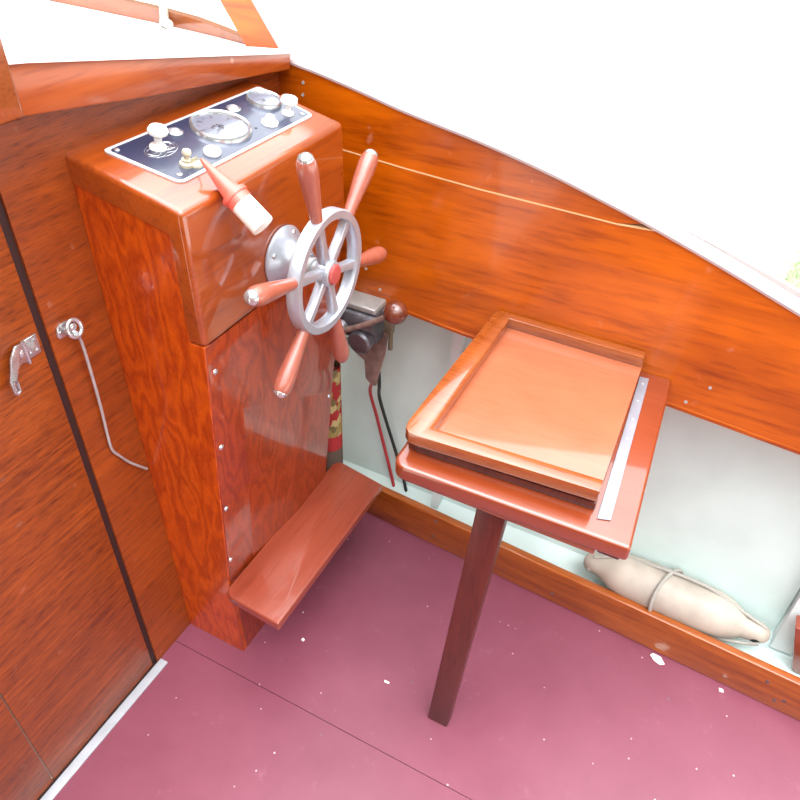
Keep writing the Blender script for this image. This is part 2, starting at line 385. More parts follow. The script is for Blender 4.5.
# cabin hook: screwed on the bulkhead between the door and the console
t = thing('cabin_hook', 'long thin metal door hook hanging from a ring on the bulkhead left of the console', 'door hook', (-.075, 0, .84))
b = BM()
prism(b, [(-.094, .836), (-.091, .849), (-.083, .853), (-.071, .852), (-.066, .847), (-.070, .838), (-.082, .831), (-.090, .831)], lambda x, z: (x, 0, z), lambda x, z: (x, -.004, z), .001, 2)
for p in ((-.0875, .841), (-.078, .838)): lathe(b, [(.003, 0), (.0022, .0016), (0, .002)], (p[0], -.004, p[1]), (0, -1, 0), 12)
tube(b, [(-.078, -.003, .843), (-.075, -.012, .840), (-.073, -.017, .834)], .0045, 12)
obj('mounting_plate', b, M['chrome'], t)
b = BM()
tube(b, [V((-.0735, -.017, .845)) + V((math.cos(a) * .0115, math.sin(a) * .003, math.sin(a) * .0125)) for a in [2 * PI * k / 24 for k in range(24)]], .0032, 12, closed=True, smooth=0)
ball(b, (-.073, -.014, .846), .0065, sc=(1, .5, 1))
obj('ring', b, M['chrome'], t)
b = BM(); tube(b, [(-.070, -.016, .832), (-.0645, -.012, .80), (-.0625, -.008, .70), (-.0645, -.0055, .62), (-.0630, -.005, .592), (-.054, -.005, .573), (-.036, -.005, .540), (-.007, -.005, .500)], .0024, 10)
obj('hook_rod', b, M['steel'], t)

# beam above the bulkhead and the cabin top
bm = BM()
bot = [(-.60, 1.19), (-.30, 1.167), (-.074, 1.141), (.139, 1.111), (.32, 1.090), (.482, 1.071)]
top = [(.487, 1.099), (.32, 1.1305), (.15, 1.1625), (-.054, 1.199), (-.30, 1.228), (-.60, 1.250)]
prism(bm, bot + top, lambda x, z: (x, -.030, z), lambda x, z: (x, .0, z), .003, 2)
struct('trim_3', bm, M['beam'], 'varnished mahogany beam under the edge of the cabin top', cat='trim')
bm = BM()
nx, ny = 40, 20
def dz(x, y):
    z = 1.1895 - .1845 * x if x > -.05 else 1.1987 - .14 * (x + .05) - .06 * (x + .05) ** 2
    return z + .03 * (y if y > 0 else 0) - .015 * min(1, max(0, y) / .06) * max(0, min(1, (x - .1) / .35)) + .003
g = [[bm.verts.new((-1.2 + (1.78) * i / nx, -.034 + 1.3 * j / ny, dz(-1.2 + 1.78 * i / nx, -.034 + 1.3 * j / ny))) for j in range(ny + 1)] for i in range(nx + 1)]
h = [[bm.verts.new(v.co - V((0, 0, .006))) for v in r] for r in g]
for i in range(nx):
    for j in range(ny):
        bm.faces.new((g[i][j], g[i + 1][j], g[i + 1][j + 1], g[i][j + 1])); bm.faces.new((h[i][j], h[i][j + 1], h[i + 1][j + 1], h[i + 1][j]))
for i in range(nx):
    bm.faces.new((g[i][0], h[i][0], h[i + 1][0], g[i + 1][0])); bm.faces.new((g[i][ny], g[i + 1][ny], h[i + 1][ny], h[i][ny]))
for j in range(ny):
    bm.faces.new((g[0][j], g[0][j + 1], h[0][j + 1], h[0][j])); bm.faces.new((g[nx][j], h[nx][j], h[nx][j + 1], g[nx][j + 1]))
# notch for the bulwark wing is not needed: the top stops short of it at the aft edge
for v in bm.verts:
    if v.co.x > .484:
        ymin = .055 + (v.co.x - .49) * .6
        if v.co.y < ymin:
            if v.co.y < .0: v.co.z += dz(.486, -.03) - dz(v.co.x, -.03); v.co.x = .486
            else: v.co.y = ymin
bmesh.ops.remove_doubles(bm, verts=bm.verts[:], dist=.0004)
struct('cabin_top', bm, M['white'], 'white painted cabin top above the bulkhead', cat='roof')
bm = BM(); box(bm, (-.62, -.062, 1.150), (-.086, -.0305, 1.42), .004)
struct('trim_4', bm, M['rail'], 'orange varnished board end at the upper left corner', cat='trim')
# toe rail along the far edge of the cabin top
bm = BM()
ys = [.075, .12, .18, .25, .35, .5, .7, .95]
hh = [.003, .010, .017, .024, .028, .031, .032, .032]
xs = [.534, .545, .558, .566, .572, .568, .555, .53]
for i in range(len(ys) - 1):
    t = BM(); q = []
    for k in (i, i + 1):
        zb = dz(xs[k], ys[k]) - .008
        q.append([t.verts.new(p) for p in ((xs[k], ys[k], zb), (xs[k] + .02, ys[k], zb), (xs[k] + .02, ys[k], zb + hh[k] + .008), (xs[k], ys[k], zb + hh[k] + .008))])
    for a in range(4): t.faces.new((q[0][a], q[0][(a + 1) % 4], q[1][(a + 1) % 4], q[1][a]))
    if i == 0: t.faces.new(q[0])
    if i == len(ys) - 2: t.faces.new(list(reversed(q[1])))
    merge(bm, t)
bmesh.ops.remove_doubles(bm, verts=bm.verts[:], dist=.0001)
struct('trim_5', bm, M['rail'], 'varnished toe rail along the far edge of the cabin top', cat='trim')
bm = BM(); tube(bm, [(.607, .355, dz(.6, .36) + .018), (.588, .34, dz(.59, .34) + .036), (.572, .325, dz(.57, .33) + .033), (.558, .315, dz(.56, .31) + .010), (.54, .30, dz(.54, .30) + .0095), (.52, .27, dz(.52, .27) + .0095)], .009, 10)
tag(obj('rope', bm, M['vinyl'], org=(.53, .28, 1.10)), 'cream rope end lying over the toe rail on the cabin top', 'rope')

# ---------------------------------------------------------------- starboard side
TOPL = [(-1.9, .50), (-1.5, .645), (-1.2, .757), (-.942, .849), (-.812, .895), (-.682, .937), (-.605, .959), (-.536, .978), (-.465, .995), (-.393, 1.010), (-.32, 1.0225), (-.244, 1.036), (-.167, 1.053), (-.087, 1.069), (-.035, 1.0775), (-.018, 1.084), (.0, 1.110), (.022, 1.140), (.049, 1.178), (.11, 1.268)]
TOPS = []
for _i in range(len(TOPL) - 1):
    for _k in range(4):
        _t = _k / 4; _p = [V(TOPL[min(max(_i + _d, 0), len(TOPL) - 1)]) for _d in (-1, 0, 1, 2)]
        TOPS.append(tuple(.5 * ((2 * _p[1]) + (_p[2] - _p[0]) * _t + (2 * _p[0] - 5 * _p[1] + 4 * _p[2] - _p[3]) * _t * _t + (3 * _p[1] - _p[0] - 3 * _p[2] + _p[3]) * _t ** 3)))
TOPS.append(TOPL[-1])
def topz(y):
    for a, c in zip(TOPS, TOPS[1:]):
        if a[0] <= y <= c[0]: return a[1] + (c[1] - a[1]) * (y - a[0]) / (c[0] - a[0])
YE = -.700
SEAM = [(.065, .958), (-.13, .947), (-.25, .939), (-.40, .932), (-.55, .929), (-.64, .927), (YE, topz(YE) - .001)]
BOT = [(-1.9, .54), (-1.03, .596), (-.81, .611), (-.40, .628), (-.26, .640), (.065, .655)]
X0, X1 = .488, .508
bm = BM()
f0 = lambda y, z: (X0, y, z); f1 = lambda y, z: (X1, y, z)
cut = [p for p in TOPS if p[0] > YE]
up = [(.188, 1.268)] + [(.062, 1.086)] + [(p[0], p[1] + .0008) for p in SEAM[:-1]] + cut
prism(bm, up, f0, f1, .0008, 1)
low = BOT[1:] + [(p[0], p[1] - .0008) for p in SEAM] + [(p[0], p[1]) for p in reversed([q for q in TOPS if -1.27 < q[0] < YE])]
low = [(-1.27, .581)] + low + [(-1.27, topz(-1.27))]
prism(bm, low, f0, f1, .0008, 1)
wall = struct('wall_right', bm, M['bulwark'], 'glossy orange mahogany bulwark sweeping down along the far side', cat='wall')
bm = BM()
for a, c in zip(SEAM[:-1], SEAM[1:]):
    prism(bm, [(a[0], a[1] - .0012), (a[0], a[1] + .0012), (c[0], c[1] + .0012), (c[0], c[1] - .0012)], lambda y, z: (X0 - .0006, y, z), lambda y, z: (X1, y, z))
tag(obj('seam_compound', bm, M['filler'], wall), 'pale seam line between two planks')
# rounded moulding along the bottom of the bulwark
bm = BM()
tube(bm, [(X0 + .0055, y, z + .006) for y, z in [(-1.27, .581)] + BOT[1:]], lambda t: .0065, 14, smooth=6)
obj('bottom_moulding', bm, M['bulwark'], wall)
bm = BM()
for y, z in ((-.859, .676), (-.83, .633), (-.212, .678), (-.051, 1.051), (-.049, 1.030), (-.156, .716), (-.179, .716)):
    lathe(bm, [(.0032, -.001), (.003, .001), (.0016, .0012), (.0012, .0006), (0, .0006)], (X0, y, z), (-1, 0, 0), 12)
tag(obj('screw_head', bm, M['steel'], wall), 'steel screw heads')
# cap rail
bm = BM()
P = [V((0, y, z)) for y, z in TOPS if y > -1.6]
ra = []
for i, p in enumerate(P):
    d = (P[min(i + 1, len(P) - 1)] - P[max(i - 1, 0)]).normalized(); n = V((0, -d.z, d.y))
    ra.append([bm.verts.new((x, p.y, p.z) if False else V((x, p.y, p.z)) + n * hgt) for x, hgt in ((X0 - .003, 0.0), (X0 - .003, .004), (X0, .007), (X1 + .016, .007), (X1 + .018, .004), (X1 + .018, 0))])
for A, B in zip(ra, ra[1:]):
    for k in range(6): bm.faces.new((A[k], A[(k + 1) % 6], B[(k + 1) % 6], B[k]))
bm.faces.new(ra[0]); bm.faces.new(list(reversed(ra[-1])))
obj('cap_rail', bm, M['caprail'], wall)

# painted hull planking outside the bulwark
prof = [(.40, .052), (.53, .055), (.556, .075), (.566, .15), (.580, .30), (.597, .50), (.604, .66), (.606, .80)]
bm = BM(); sec = []
ys = [.25 - .155 * i for i in range(13)]
for y in ys:
    bend = -.010 * max(0, -y - .2) ** 1.5
    r = []
    for (x, z) in prof:
        xx = max(x, kx(y) + .024) if z < .054 else x + bend
        r.append((xx, y, z if z < .79 else min(.80, .87 + .24 * min(0, y + .55))))
    sec.append(([bm.verts.new(p) for p in r], [bm.verts.new((p[0] + (.014 if k > 2 else .012), p[1], p[2] - (.0 if k > 2 else .016))) for k, p in enumerate(r)]))
for (a, b), (c, d) in zip(sec, sec[1:]):
    for k in range(len(prof) - 1):
        bm.faces.new((a[k], a[k + 1], c[k + 1], c[k])); bm.faces.new((b[k], d[k], d[k + 1], b[k + 1]))
    bm.faces.new((a[-1], b[-1], d[-1], c[-1])); bm.faces.new((a[0], c[0], d[0], b[0]))
for s in (sec[0], sec[-1]):
    a, b = s
    for k in range(len(prof) - 1): bm.faces.new((a[k], b[k], b[k + 1], a[k + 1]))
struct('hull_planking', bm, M['paint'], 'pale green painted inside of the hull below the bulwark', cat='wall')
# cover shelf between bulwark and planking, hidden under the cap
bm = BM()
P2 = [(y, z) for y, z in TOPL if -1.4 < y < .06]
for (a, c) in zip(P2, P2[1:]):
    prism(bm, [(a[0], a[1] - .35), (a[0], a[1] - .004), (c[0], c[1] - .004), (c[0], c[1] - .35)], lambda y, z: (X1 + .012 + .09 * max(0, min(1, (1.05 - z) / .35)), y, z), lambda y, z: (X1 + .02 + .09 * max(0, min(1, (1.05 - z) / .35)), y, z))
struct('hull_side', bm, M['white'], 'white outer topside of the boat behind the bulwark', cat='wall')

def rib(y, xt, lean, w, nm, label, cat='rib'):
    bm = BM()
    z0, z1 = .062, .62
    # follows the planking
    pts = [(.556, z0), (.566, .15), (.580, .30), (.597, .50), (.602, .62)]
    bend = -.010 * max(0, -y - .2) ** 1.5
    for (a, c) in zip(pts, pts[1:]):
        prism(bm, [(a[0] + bend - xt, a[1]), (c[0] + bend - xt, c[1]), (c[0] + bend + .001, c[1]), (a[0] + bend + .001, a[1])],
              lambda x, z: (x, y - w / 2 + lean * (z - .1), z), lambda x, z: (x, y + w / 2 + lean * (z - .1), z))
    bmesh.ops.remove_doubles(bm, verts=bm.verts[:], dist=.0002)
    struct(nm, bm, M['paint2'], label, cat=cat)
M['paint2'] = plain('rib_paint_white_green', (.62, .68, .66), .45, var=.04)
rib(-.355, .024, 0, .021, 'hull_rib', 'pale painted hull rib seen behind the left edge of the seat')
rib(-1.184, .030, -.02, .046, 'hull_rib', 'pale painted hull rib at the right edge beyond the fender')

# unseen port side of the cockpit, added to block low light and shape reflections
bm = BM(); box(bm, (-1.74, -2.6, .50), (-1.715, .0, 1.06), .003); struct('wall_left', bm, M['bulwark'], 'mahogany bulwark added on the unseen near side of the cockpit', cat='wall')
bm = BM(); box(bm, (-1.78, -2.6, -.02), (-1.75, .0, 1.04)); struct('hull_planking', bm, M['door'], 'dark varnished lining added on the unseen near side of the cockpit', cat='wall')

# kick board
bm = BM()
for y0, y1 in ((-.006, -2.4),):
    prism(bm, [(0, 0), (0, .108), (.020, .108), (.020, 0)], lambda a, z: (kx(y0) + a, y0, z), lambda a, z: (kx(y1) + a, y1, z), .004, 3)
kick = struct('baseboard_right', bm, M['kick'], 'varnished mahogany kick board along the right side of the floor', cat='kick board')
bm = BM()
for y, z in ((-.387, .090), (-.384, .033), (-1.161, .074), (-1.205, .040), (-1.19, .028), (-.70, .03)):
    lathe(bm, [(.0042, -.001), (.004, .0006), (.0015, .0003), (0, .0003)], (kx(y), y, z), (-1, .065, 0), 12)
obj('screw_head', bm, M['greysteel'], kick)

# ---------------------------------------------------------------- steering console
ct = thing('steering_console', 'tall mahogany helm console with sloping top standing against the bulkhead', 'console', (.2, -.09, 0))
def fy(z): return -.1255 - .067 * z if z > .24 else -.147 + .0225 * z              # front plane of the lower body
def xr(z): return .318 + .115 * z if z < .62 else .3893
bm = BM()
capp = [(0, 1.0707), (-.186, 1.0307), (-.188, .823), (-.160, .823), (-.160, .995), (0, 1.030)]
prism(bm, capp, lambda y, z: (0, y, z), lambda y, z: (.4, y, z))
es = [e for e in bm.edges if max(v.co.z for v in e.verts) > .9 or abs(e.verts[0].co.y + .188) < .001]
def keep(e):
    a, b = e.verts
    if a.co.y > -.001 and b.co.y > -.001: return False
    return e.calc_face_angle(0) > .5 and not (a.co.y > -.161 and b.co.y > -.161 and max(a.co.z, b.co.z) < 1.031 + .0)
bevel(bm, [e for e in bm.edges if keep(e)], .0085, 4)
cap = obj('console_cap', bm, M['cap'], ct)
bm = BM()
sp = [(0, 1.031), (-.159, .996), (-.159, .8225), (fy(.8225) - .0035, .8225), (fy(.24) - .001, .24), (fy(0) - .0, 0), (0, 0)]
prism(bm, sp, lambda y, z: (.0015, y, z), lambda y, z: (.014, y, z), .001, 1)
obj('side_panel', bm, M['side'], ct)
bm = BM()
prism(bm, [(-.0, .0), (-.0, 1.0), (-.155, .99), (fy(.82) + .004, .82), (fy(.62) + .004, .62), (fy(.24) + .004, .24), (fy(0) + .004, 0)],
      lambda y, z: (xr(z) - .012 if z < .9 else .386, y, z), lambda y, z: (xr(z) if z < .9 else .396, y, z))
obj('side_panel', bm, M['side'], ct)
bm = BM()
prism(bm, [(.0142, .0), (.0142, .24), (.0142, .8228), (.386, .8228), (xr(.60) - .001, .60), (xr(.24) - .001, .24), (xr(0) - .001, 0)], lambda x, z: (x, fy(z), z), lambda x, z: (x, fy(z) + .012, z), .0005, 1)
obj('front_frame', bm, M['lower'], ct)
bm = BM()
prism(bm, [(.0035, .245), (.0035, .821), (.384, .821), (xr(.60) - .003, .60), (xr(.245) - .003, .245)], lambda x, z: (x, fy(z) - .0045, z), lambda x, z: (x, fy(z) - .0002, z), .0012, 2)
lp = obj('access_panel', bm, M['lower'], ct)
for x, z in ((.0185, .768), (.0145, .611), (.0115, .459), (.0095, .312), (xr(.322) - .012, .322), (xr(.47) - .012, .47), (.372, .625)):
    b = BM(); lathe(b, [(.0052, 0), (.0048, .0015), (.003, .0028), (0, .0032)], (x, fy(z) - .0045, z), (0, -1, -.06), 16)
    tag(obj('screw_head', b, M['chrome'], lp), 'domed chrome screw head')
bm = BM()
yb = fy(.24) - .006
prism(bm, [(-.022, yb), (-.030, -.281), (.384, -.281), (.404, yb)], lambda x, y: (x, y, .242), lambda x, y: (x, y, .220), 0, vbv={0: .020, 3: .022, 1: .004})
bevel(bm, [e for e in bm.edges if len(e.link_faces) == 2 and e.calc_face_angle(0) > 1.0], .006, 4)
tag(obj('footrest', bm, M['tread'], ct), 'mahogany footrest board')
bm = BM(); box(bm, (.06, yb - .001, .185), (.33, yb + .03, .2195), .002); obj('footrest_cleat', bm, M['lower'], ct)

# ---------------------------------------------------------------- instrument panel
NT = V((0, -.215, 1)).normalized(); NT = V((0, -.2102, .9777))
NT = V((0, -.215, 1.)).normalized()
def TP(x, y, h=0.): return V((x, y, 1.0707 + .215 * y)) + NT * h
it = thing('instrument_panel', 'black metal instrument panel with chrome border set on top of the console', 'instrument panel', tuple(TP(.215, -.082)))
outl = [(.0385, -.026), (.052, -.1435), (.376, -.1435), (.386, -.030)]
bm = BM(); prism(bm, outl, lambda x, y: TP(x, y, .0002), lambda x, y: TP(x, y, .0024), 0, vbv={0: .008, 1: .012, 2: .010, 3: .008}); obj('border', bm, M['border'], it)
inn = [(.0455, -.0315), (.0565, -.1385), (.3715, -.1385), (.3805, -.0355)]
bm = BM(); prism(bm, inn, lambda x, y: TP(x, y, .0024), lambda x, y: TP(x, y, .0030), 0, vbv={0: .006, 1: .009, 2: .007, 3: .006}); obj('plate', bm, M['panel'], it)
H = .0030
for x, y in ((.053, -.038), (.067, -.129), (.371, -.041), (.361, -.131)):
    b = BM(); lathe(b, [(.0042, 0), (.004, .0012), (.0015, .0022), (0, .0022)], TP(x, y, H), NT, 14); obj('screw_head', b, M['chrome'], it)
def gauge(x, y, r, label):
    b = BM(); lathe(b, [(r * .86, .001), (r * .90, .006), (r * .96, .0075), (r, .005), (r * 1.02, 0), (r * .86, 0)], TP(x, y, H), NT, 48)
    g = tag(obj('gauge', b, M['chrome'], it), label)
    b = BM(); lathe(b, [(r * .87, 0), (r * .87, .0015), (0, .0015)], TP(x, y, H), NT, 48); obj('dial_face', b, M['dial'], g)
    u = V((1, 0, 0)); w = NT.cross(u)
    b = BM()
    for k in range(11):
        a = math.radians(-30 + 24 * k); d = u * math.cos(a) + w * math.sin(a); s = NT.cross(d); o = TP(x, y, H + .0018)
        L0, L1, wd = (.60, .78, .022) if k % 2 == 0 else (.68, .78, .012)
        q = [b.verts.new(o + d * r * l + s * r * k2) for l, k2 in ((L0, wd), (L1, wd), (L1, -wd), (L0, -wd))]; b.faces.new(q)
    for (dx, dy) in ((-.28, .12), (-.14, .18), (.02, .17), (-.2, -.06), (-.02, -.08), (.12, .02)):
        o = TP(x, y, H + .0018) + u * r * dx + w * r * dy
        q = [b.verts.new(o + u * r * a1 + w * r * a2) for a1, a2 in ((-.05, -.05), (.05, -.04), (.045, .055), (-.04, .05))]; b.faces.new(q)
    obj('dial_marks', b, M['ink'], g)
    b = BM(); a = math.radians(205); d = u * math.cos(a) + w * math.sin(a); s = NT.cross(d); o = TP(x, y, H + .0028)
    q = [b.verts.new(o + d * r * l + s * r * k2) for l, k2 in ((-.12, .03), (.66, .006), (.66, -.006), (-.12, -.03))]; b.faces.new(q)
    lathe(b, [(r * .09, -.001), (r * .07, .0012), (0, .0014)], o, NT, 16); obj('needle', b, M['ink'], g)
    b = BM(); lathe(b, [(0, .0040), (r * .86, .0040), (r * .86, .0050), (r * .5, .0058), (0, .0062)], TP(x, y, H), NT, 40); obj('glass', b, M['glass'], g)
gauge(.216, -.0825, .0455, 'largest round chrome gauge at the middle of the panel')
gauge(.3445, -.0690, .0285, 'smaller round chrome gauge at the far end')
# pull knobs, switches and lights
b = BM(); lathe(b, [(.012, 0), (.0115, .003), (.008, .006), (.0055, .007), (.0055, .016), (.009, .018), (.0135, .022), (.0140, .026), (.011, .0305), (.005, .0325), (0, .033)], TP(.100, -.066, H), NT, 28)
tag(obj('pull_knob', b, M['ivory'], it), 'tall white pull knob rising from the emblem')
b = BM(); lathe(b, [(.010, 0), (.0095, .003), (.006, .005), (.0045, .006), (.0045, .014), (.011, .016), (.0138, .020), (.0125, .026), (.006, .028), (0, .0285)], TP(.342, -.116, H), NT, 28)
tag(obj('pull_knob', b, M['ivory'], it), 'white pull knob at the far right end of the panel')
for x, y in ((.150, -.0535), (.280, -.058)):
    b = BM(); lathe(b, [(.0115, 0), (.0115, .003), (.0085, .0045), (.0075, .0030)], TP(x, y, H), NT, 28); g = tag(obj('indicator_light', b, M['chrome'], it), 'small chrome ringed warning light')
    b = BM(); lathe(b, [(.0078, .002), (.0066, .005), (.0035, .0072), (0, .008)], TP(x, y, H), NT, 24); obj('lens', b, M['redglass'], g)
b = BM(); lathe(b, [(.0095, 0), (.0092, .004), (.0068, .0055), (.0068, .009), (.0035, .010), (.003, .014), (.0055, .0155), (.0066, .0185), (.0055, .022), (0, .023)], TP(.093, -.119, H), NT, 24)
tag(obj('toggle_switch', b, M['gold'], it), 'small brass switch near the front left corner')
b = BM(); lathe(b, [(.0125, 0), (.0125, .004), (.0105, .0065), (.007, .007), (.006, .005), (0, .005)], TP(.147, -.120, H), NT, 28)
tag(obj('push_button', b, M['ivory'], it), 'low round white push button')
b = BM(); lathe(b, [(.0135, 0), (.013, .003), (.0095, .005), (.007, .011), (.0055, .0125), (0, .013)], TP(.290, -.1175, H), NT, 28)
tag(obj('rotary_knob', b, M['ivory'], it), 'white cone shaped knob')
b = BM(); lathe(b, [(.0022, .0), (.0022, .0005), (0, .0005)], TP(.259, -.114, H), NT, 14); obj('empty_hole', b, M['black'], it)
b = BM(); lathe(b, [(.0095, 0), (.009, .003), (.006, .004), (0, .004)], TP(.104, -.1265, H), NT, 24)
tag(obj('ignition_lock', b, M['gold'], it), 'brass ignition lock at the front edge')
# engraved oval scroll emblem round the tall knob
b = BM(); u = V((1, 0, 0)); w = NT.cross(u)
def em(pts, r=.00045, closed=False):
    tube(b, [TP(.099, -.072, H + .0003) + u * a * .001 + w * c * .001 for a, c in pts], r, 6, closed=closed, smooth=4)
em([(27 * math.cos(a), 17 * math.sin(a)) for a in [2 * PI * k / 16 for k in range(17)]])
em([(-24, -3), (-17, -9), (-8, -7), (-3, 0), (-8, 8), (-17, 9), (-23, 3), (-18, -3), (-9, -1)], .0006)
em([(-3, -9), (2, -2), (4, 7), (0, 10), (-2, 5), (4, -5), (9, -8), (13, -3), (10, 2), (6, 0), (10, -7), (17, -7)], .0006)
em([(13, 8), (17, 10), (22, 6), (23, -1), (19, -8), (15, -6), (17, 0), (23, 3)], .0006)
em([(-22, -12), (-10, -14), (0, -11), (10, -14), (21, -11)], .0005)
tag(obj('emblem', b, M['chrome'], it), 'thin silver oval emblem with scrolled script')

# key with the red and white float
kt = thing('key_float', 'red cone and white cap float hanging from the ignition key over the console edge', 'key float', tuple(TP(.112, -.131, .006)))
b = BM()
prism(b, [(-.0065, .0), (.0065, .0), (.006, .012), (-.006, .012)], lambda a, c: TP(.103 + a * .9 - c * .2, -.1255, .0090 + c * .5) + V((0, -.0008, 0)), lambda a, c: TP(.103 + a * .9 - c * .2, -.1255, .0090 + c * .5) + V((0, .0008, 0)), .0003, 1)
obj('key', b, M['gold'], kt)
A = V((.0825, -.1568, 1.0671)); B = V((.0780, -.2500, .9985))
ax = (B - A).normalized(); Lf = (B - A).length
b = BM(); lathe(b, [(0, -.002), (.0022, 0), (.0034, .004), (.0145, .060), (.0190, .0605), (.0195, .064), (.0190, .067), (.0172, .0675), (.0172, .077)], A, ax, 32); obj('float_cone', b, M['redplastic'], kt)
b = BM(); lathe(b, [(.0160, .075), (.0164, .077), (.0172, Lf + .0), (.0166, Lf + .002), (0, Lf + .002)], A, ax, 32)
fc = obj('float_cap', b, M['whiteplastic'], kt)
b = BM(); tube(b, [TP(.102, -.128, .012), TP(.101, -.133, .016), TP(.098, -.138, .0185), TP(.090, -.148, .0215), A + V((0, 0, .0))], .0009, 8); obj('split_ring', b, M['steel'], kt)
# small faded printing mark on the cap
b = BM()
uu = ax.orthogonal().normalized()
for k in range(4):
    ang = PI * .88 + k * .13
    base = None
    w1 = V((0, 0, 1)); w1 = (w1 - ax * w1.dot(ax)).normalized(); w2 = ax.cross(w1)
    for j in range(2):
        d = (w1 * math.cos(ang - 2.6) + w2 * math.sin(ang - 2.6)).normalized()
        c = A + ax * (.082 + .004 * j) + d * .0169; s = ax.cross(d)
        q = [c + ax * a1 + s * a2 for a1, a2 in ((-.0012, -.0006), (.0012, -.0004), (.0010, .0005), (-.0010, .0005))]
        b.faces.new([b.verts.new(p + d * .0003) for p in q])
obj('faded_marking', b, M['ink'], fc)

# ---------------------------------------------------------------- steering wheel
WC = V((.188, -.277, .882)); Fc = V((.203, -.188, .878))
wt = thing('ship_wheel', 'six handled ship wheel with grey metal rim mounted on the console front', 'ship wheel', tuple(Fc))
AX = V((0, -1, 0)); WN = V((.024, -1, -.012)).normalized(); E1 = WN.cross(V((0, 0, 1))).normalized(); E1 = E1 if E1.x > 0 else -E1; E2 = E1.cross(WN); E2 = E2 if E2.z > 0 else -E2
b = BM(); lathe(b, [(.050, .0005), (.0505, .003), (.047, .007), (.036, .013), (.026, .024), (.0225, .036), (.0215, .045), (.017, .046), (.0165, .052)], Fc, AX, 48)
flg = obj('mounting_flange', b, M['alloy'], wt)
for k in range(4):
    a = PI / 4 + k * PI / 2 + .3
    b = BM(); lathe(b, [(.0045, 0), (.004, .0018), (.0015, .003), (0, .003)], Fc + V((math.cos(a) * .0405, -.0095, math.sin(a) * .0405)), AX, 14); obj('screw_head', b, M['chrome'], flg)
b = BM(); d = (WC - Fc); lathe(b, [(.0135, .05), (.0135, .060), (.0155, .061), (.0155, .068), (.012, .069), (.012, .086)], Fc, d, 28); obj('shaft', b, M['steel'], wt)
# rim with a flat rounded section
b = BM()
prof_r = [(.0825, -.009), (.0825, .007), (.0845, .010), (.0955, .010), (.0975, .007), (.0975, -.009), (.0955, -.011), (.0845, -.011)]
S = 96; rings = []
for k in range(S):
    a = 2 * PI * k / S
    rings.append([b.verts.new(WC + E1 * math.cos(a) * r + E2 * math.sin(a) * r + WN * h_) for r, h_ in prof_r])
for k in range(S):
    P_, Q_ = rings[k], rings[(k + 1) % S]
    for j in range(8): b.faces.new((P_[j], P_[(j + 1) % 8], Q_[(j + 1) % 8], Q_[j]))
obj('rim', b, M['alloy'], wt)
ph0 = .758
for k in range(6):
    a = ph0 - k * PI / 3; d = E1 * math.cos(a) + E2 * math.sin(a); s = WN.cross(d)
    b = BM()
    prism(b, [(.014, -.0078), (.055, -.0056), (.082, -.0075), (.088, -.013), (.088, .013), (.082, .0075), (.055, .0056), (.014, .0078)],
          lambda r, q: WC + d * r + s * q + WN * .0065, lambda r, q: WC + d * r + s * q - WN * .0075, .0012, 2)
    obj('spoke', b, M['alloy'], wt)
    b = BM()
    lathe(b, [(.0088, .0955), (.0092, .100), (.0098, .112), (.0112, .130), (.0130, .150), (.0142, .168), (.0146, .180), (.0138, .190), (.0115, .1955), (.008, .1975)], WC, d, 28)
    hd = obj('handle', b, M['handle'], wt)
    b = BM(); lathe(b, [(.0112, .1945), (.0114, .1965), (.0095, .2005), (.0055, .2035), (0, .2045)], WC, d, 24); tag(obj('handle_tip', b, M['chrome'], hd), 'chrome end cap')
b = BM(); lathe(b, [(.0195, -.012), (.0215, -.006), (.0215, .007), (.0195, .012), (.0175, .013), (0, .013)], WC, WN, 40); hub = obj('hub', b, M['alloy'], wt)
b = BM(); lathe(b, [(.0160, .0125), (.0160, .016), (.0140, .0178), (.006, .0185), (0, .0187)], WC, WN, 36); tag(obj('hub_cap', b, M['redcap'], hub), 'faded red hub cap')

# ---------------------------------------------------------------- throttle lever on the bulwark
tt = thing('throttle_control', 'grey cast control box with wooden ball lever under the bulwark beside the console', 'control lever', (.488, -.21, .655))
b = BM(); box(b, (.436, -.228, .648), (.487, -.145, .661), .003)
tag(obj('mounting_plate', b, M['palemetal'], tt), 'pale worn metal plate')
b = BM(); tube(b, [(.440, -.147, .626), (.440, -.230, .626)], .021, 24, smooth=0); box(b, (.440, -.230, .575), (.487, -.150, .648), .005)
obj('housing', b, M['greysteel'], tt)
b = BM(); lathe(b, [(.026, 0), (.026, .006), (.022, .010), (.0, .012)], (.420, -.204, .588), (-1, 0, 0), 32); lathe(b, [(.022, -.03), (.026, 0)], (.420, -.204, .588), (-1, 0, 0), 32)
obj('quadrant', b, M['greysteel'], tt)
b = BM(); lathe(b, [(.0175, -.028), (.0175, .004), (.014, .009), (.0, .011)], (.412, -.160, .612), (-1, 0, 0), 28); obj('pivot_boss', b, M['greysteel'], tt)
b = BM(); lathe(b, [(.008, -.012), (.008, .004), (.004, .007), (0, .007)], (.420, -.168, .572), (-1, 0, 0), 20); obj('bolt', b, M['steel'], tt)
b = BM(); tube(b, [(.400, -.160, .610), (.400, -.200, .632), (.400, -.240, .658), (.400, -.275, .684)], .0055, 12)
lv = obj('lever', b, M['rust'], tt)
b = BM(); ball(b, (.400, -.292, .697), .0235, u=28, v=18); obj('ball_knob', b, M['knobwood'], lv)
b = BM(); prism(b, [(-.170, .585), (-.171, .515), (-.182, .508), (-.196, .500), (-.199, .452), (-.214, .438), (-.226, .440), (-.231, .47), (-.246, .53), (-.252, .59)], lambda y, z: (.472, y + .012, z), lambda y, z: (.477, y + .012, z), .001, 1)
tag(obj('hanging_flap', b, M['rust'], tt), 'brown corroded flap below the housing')
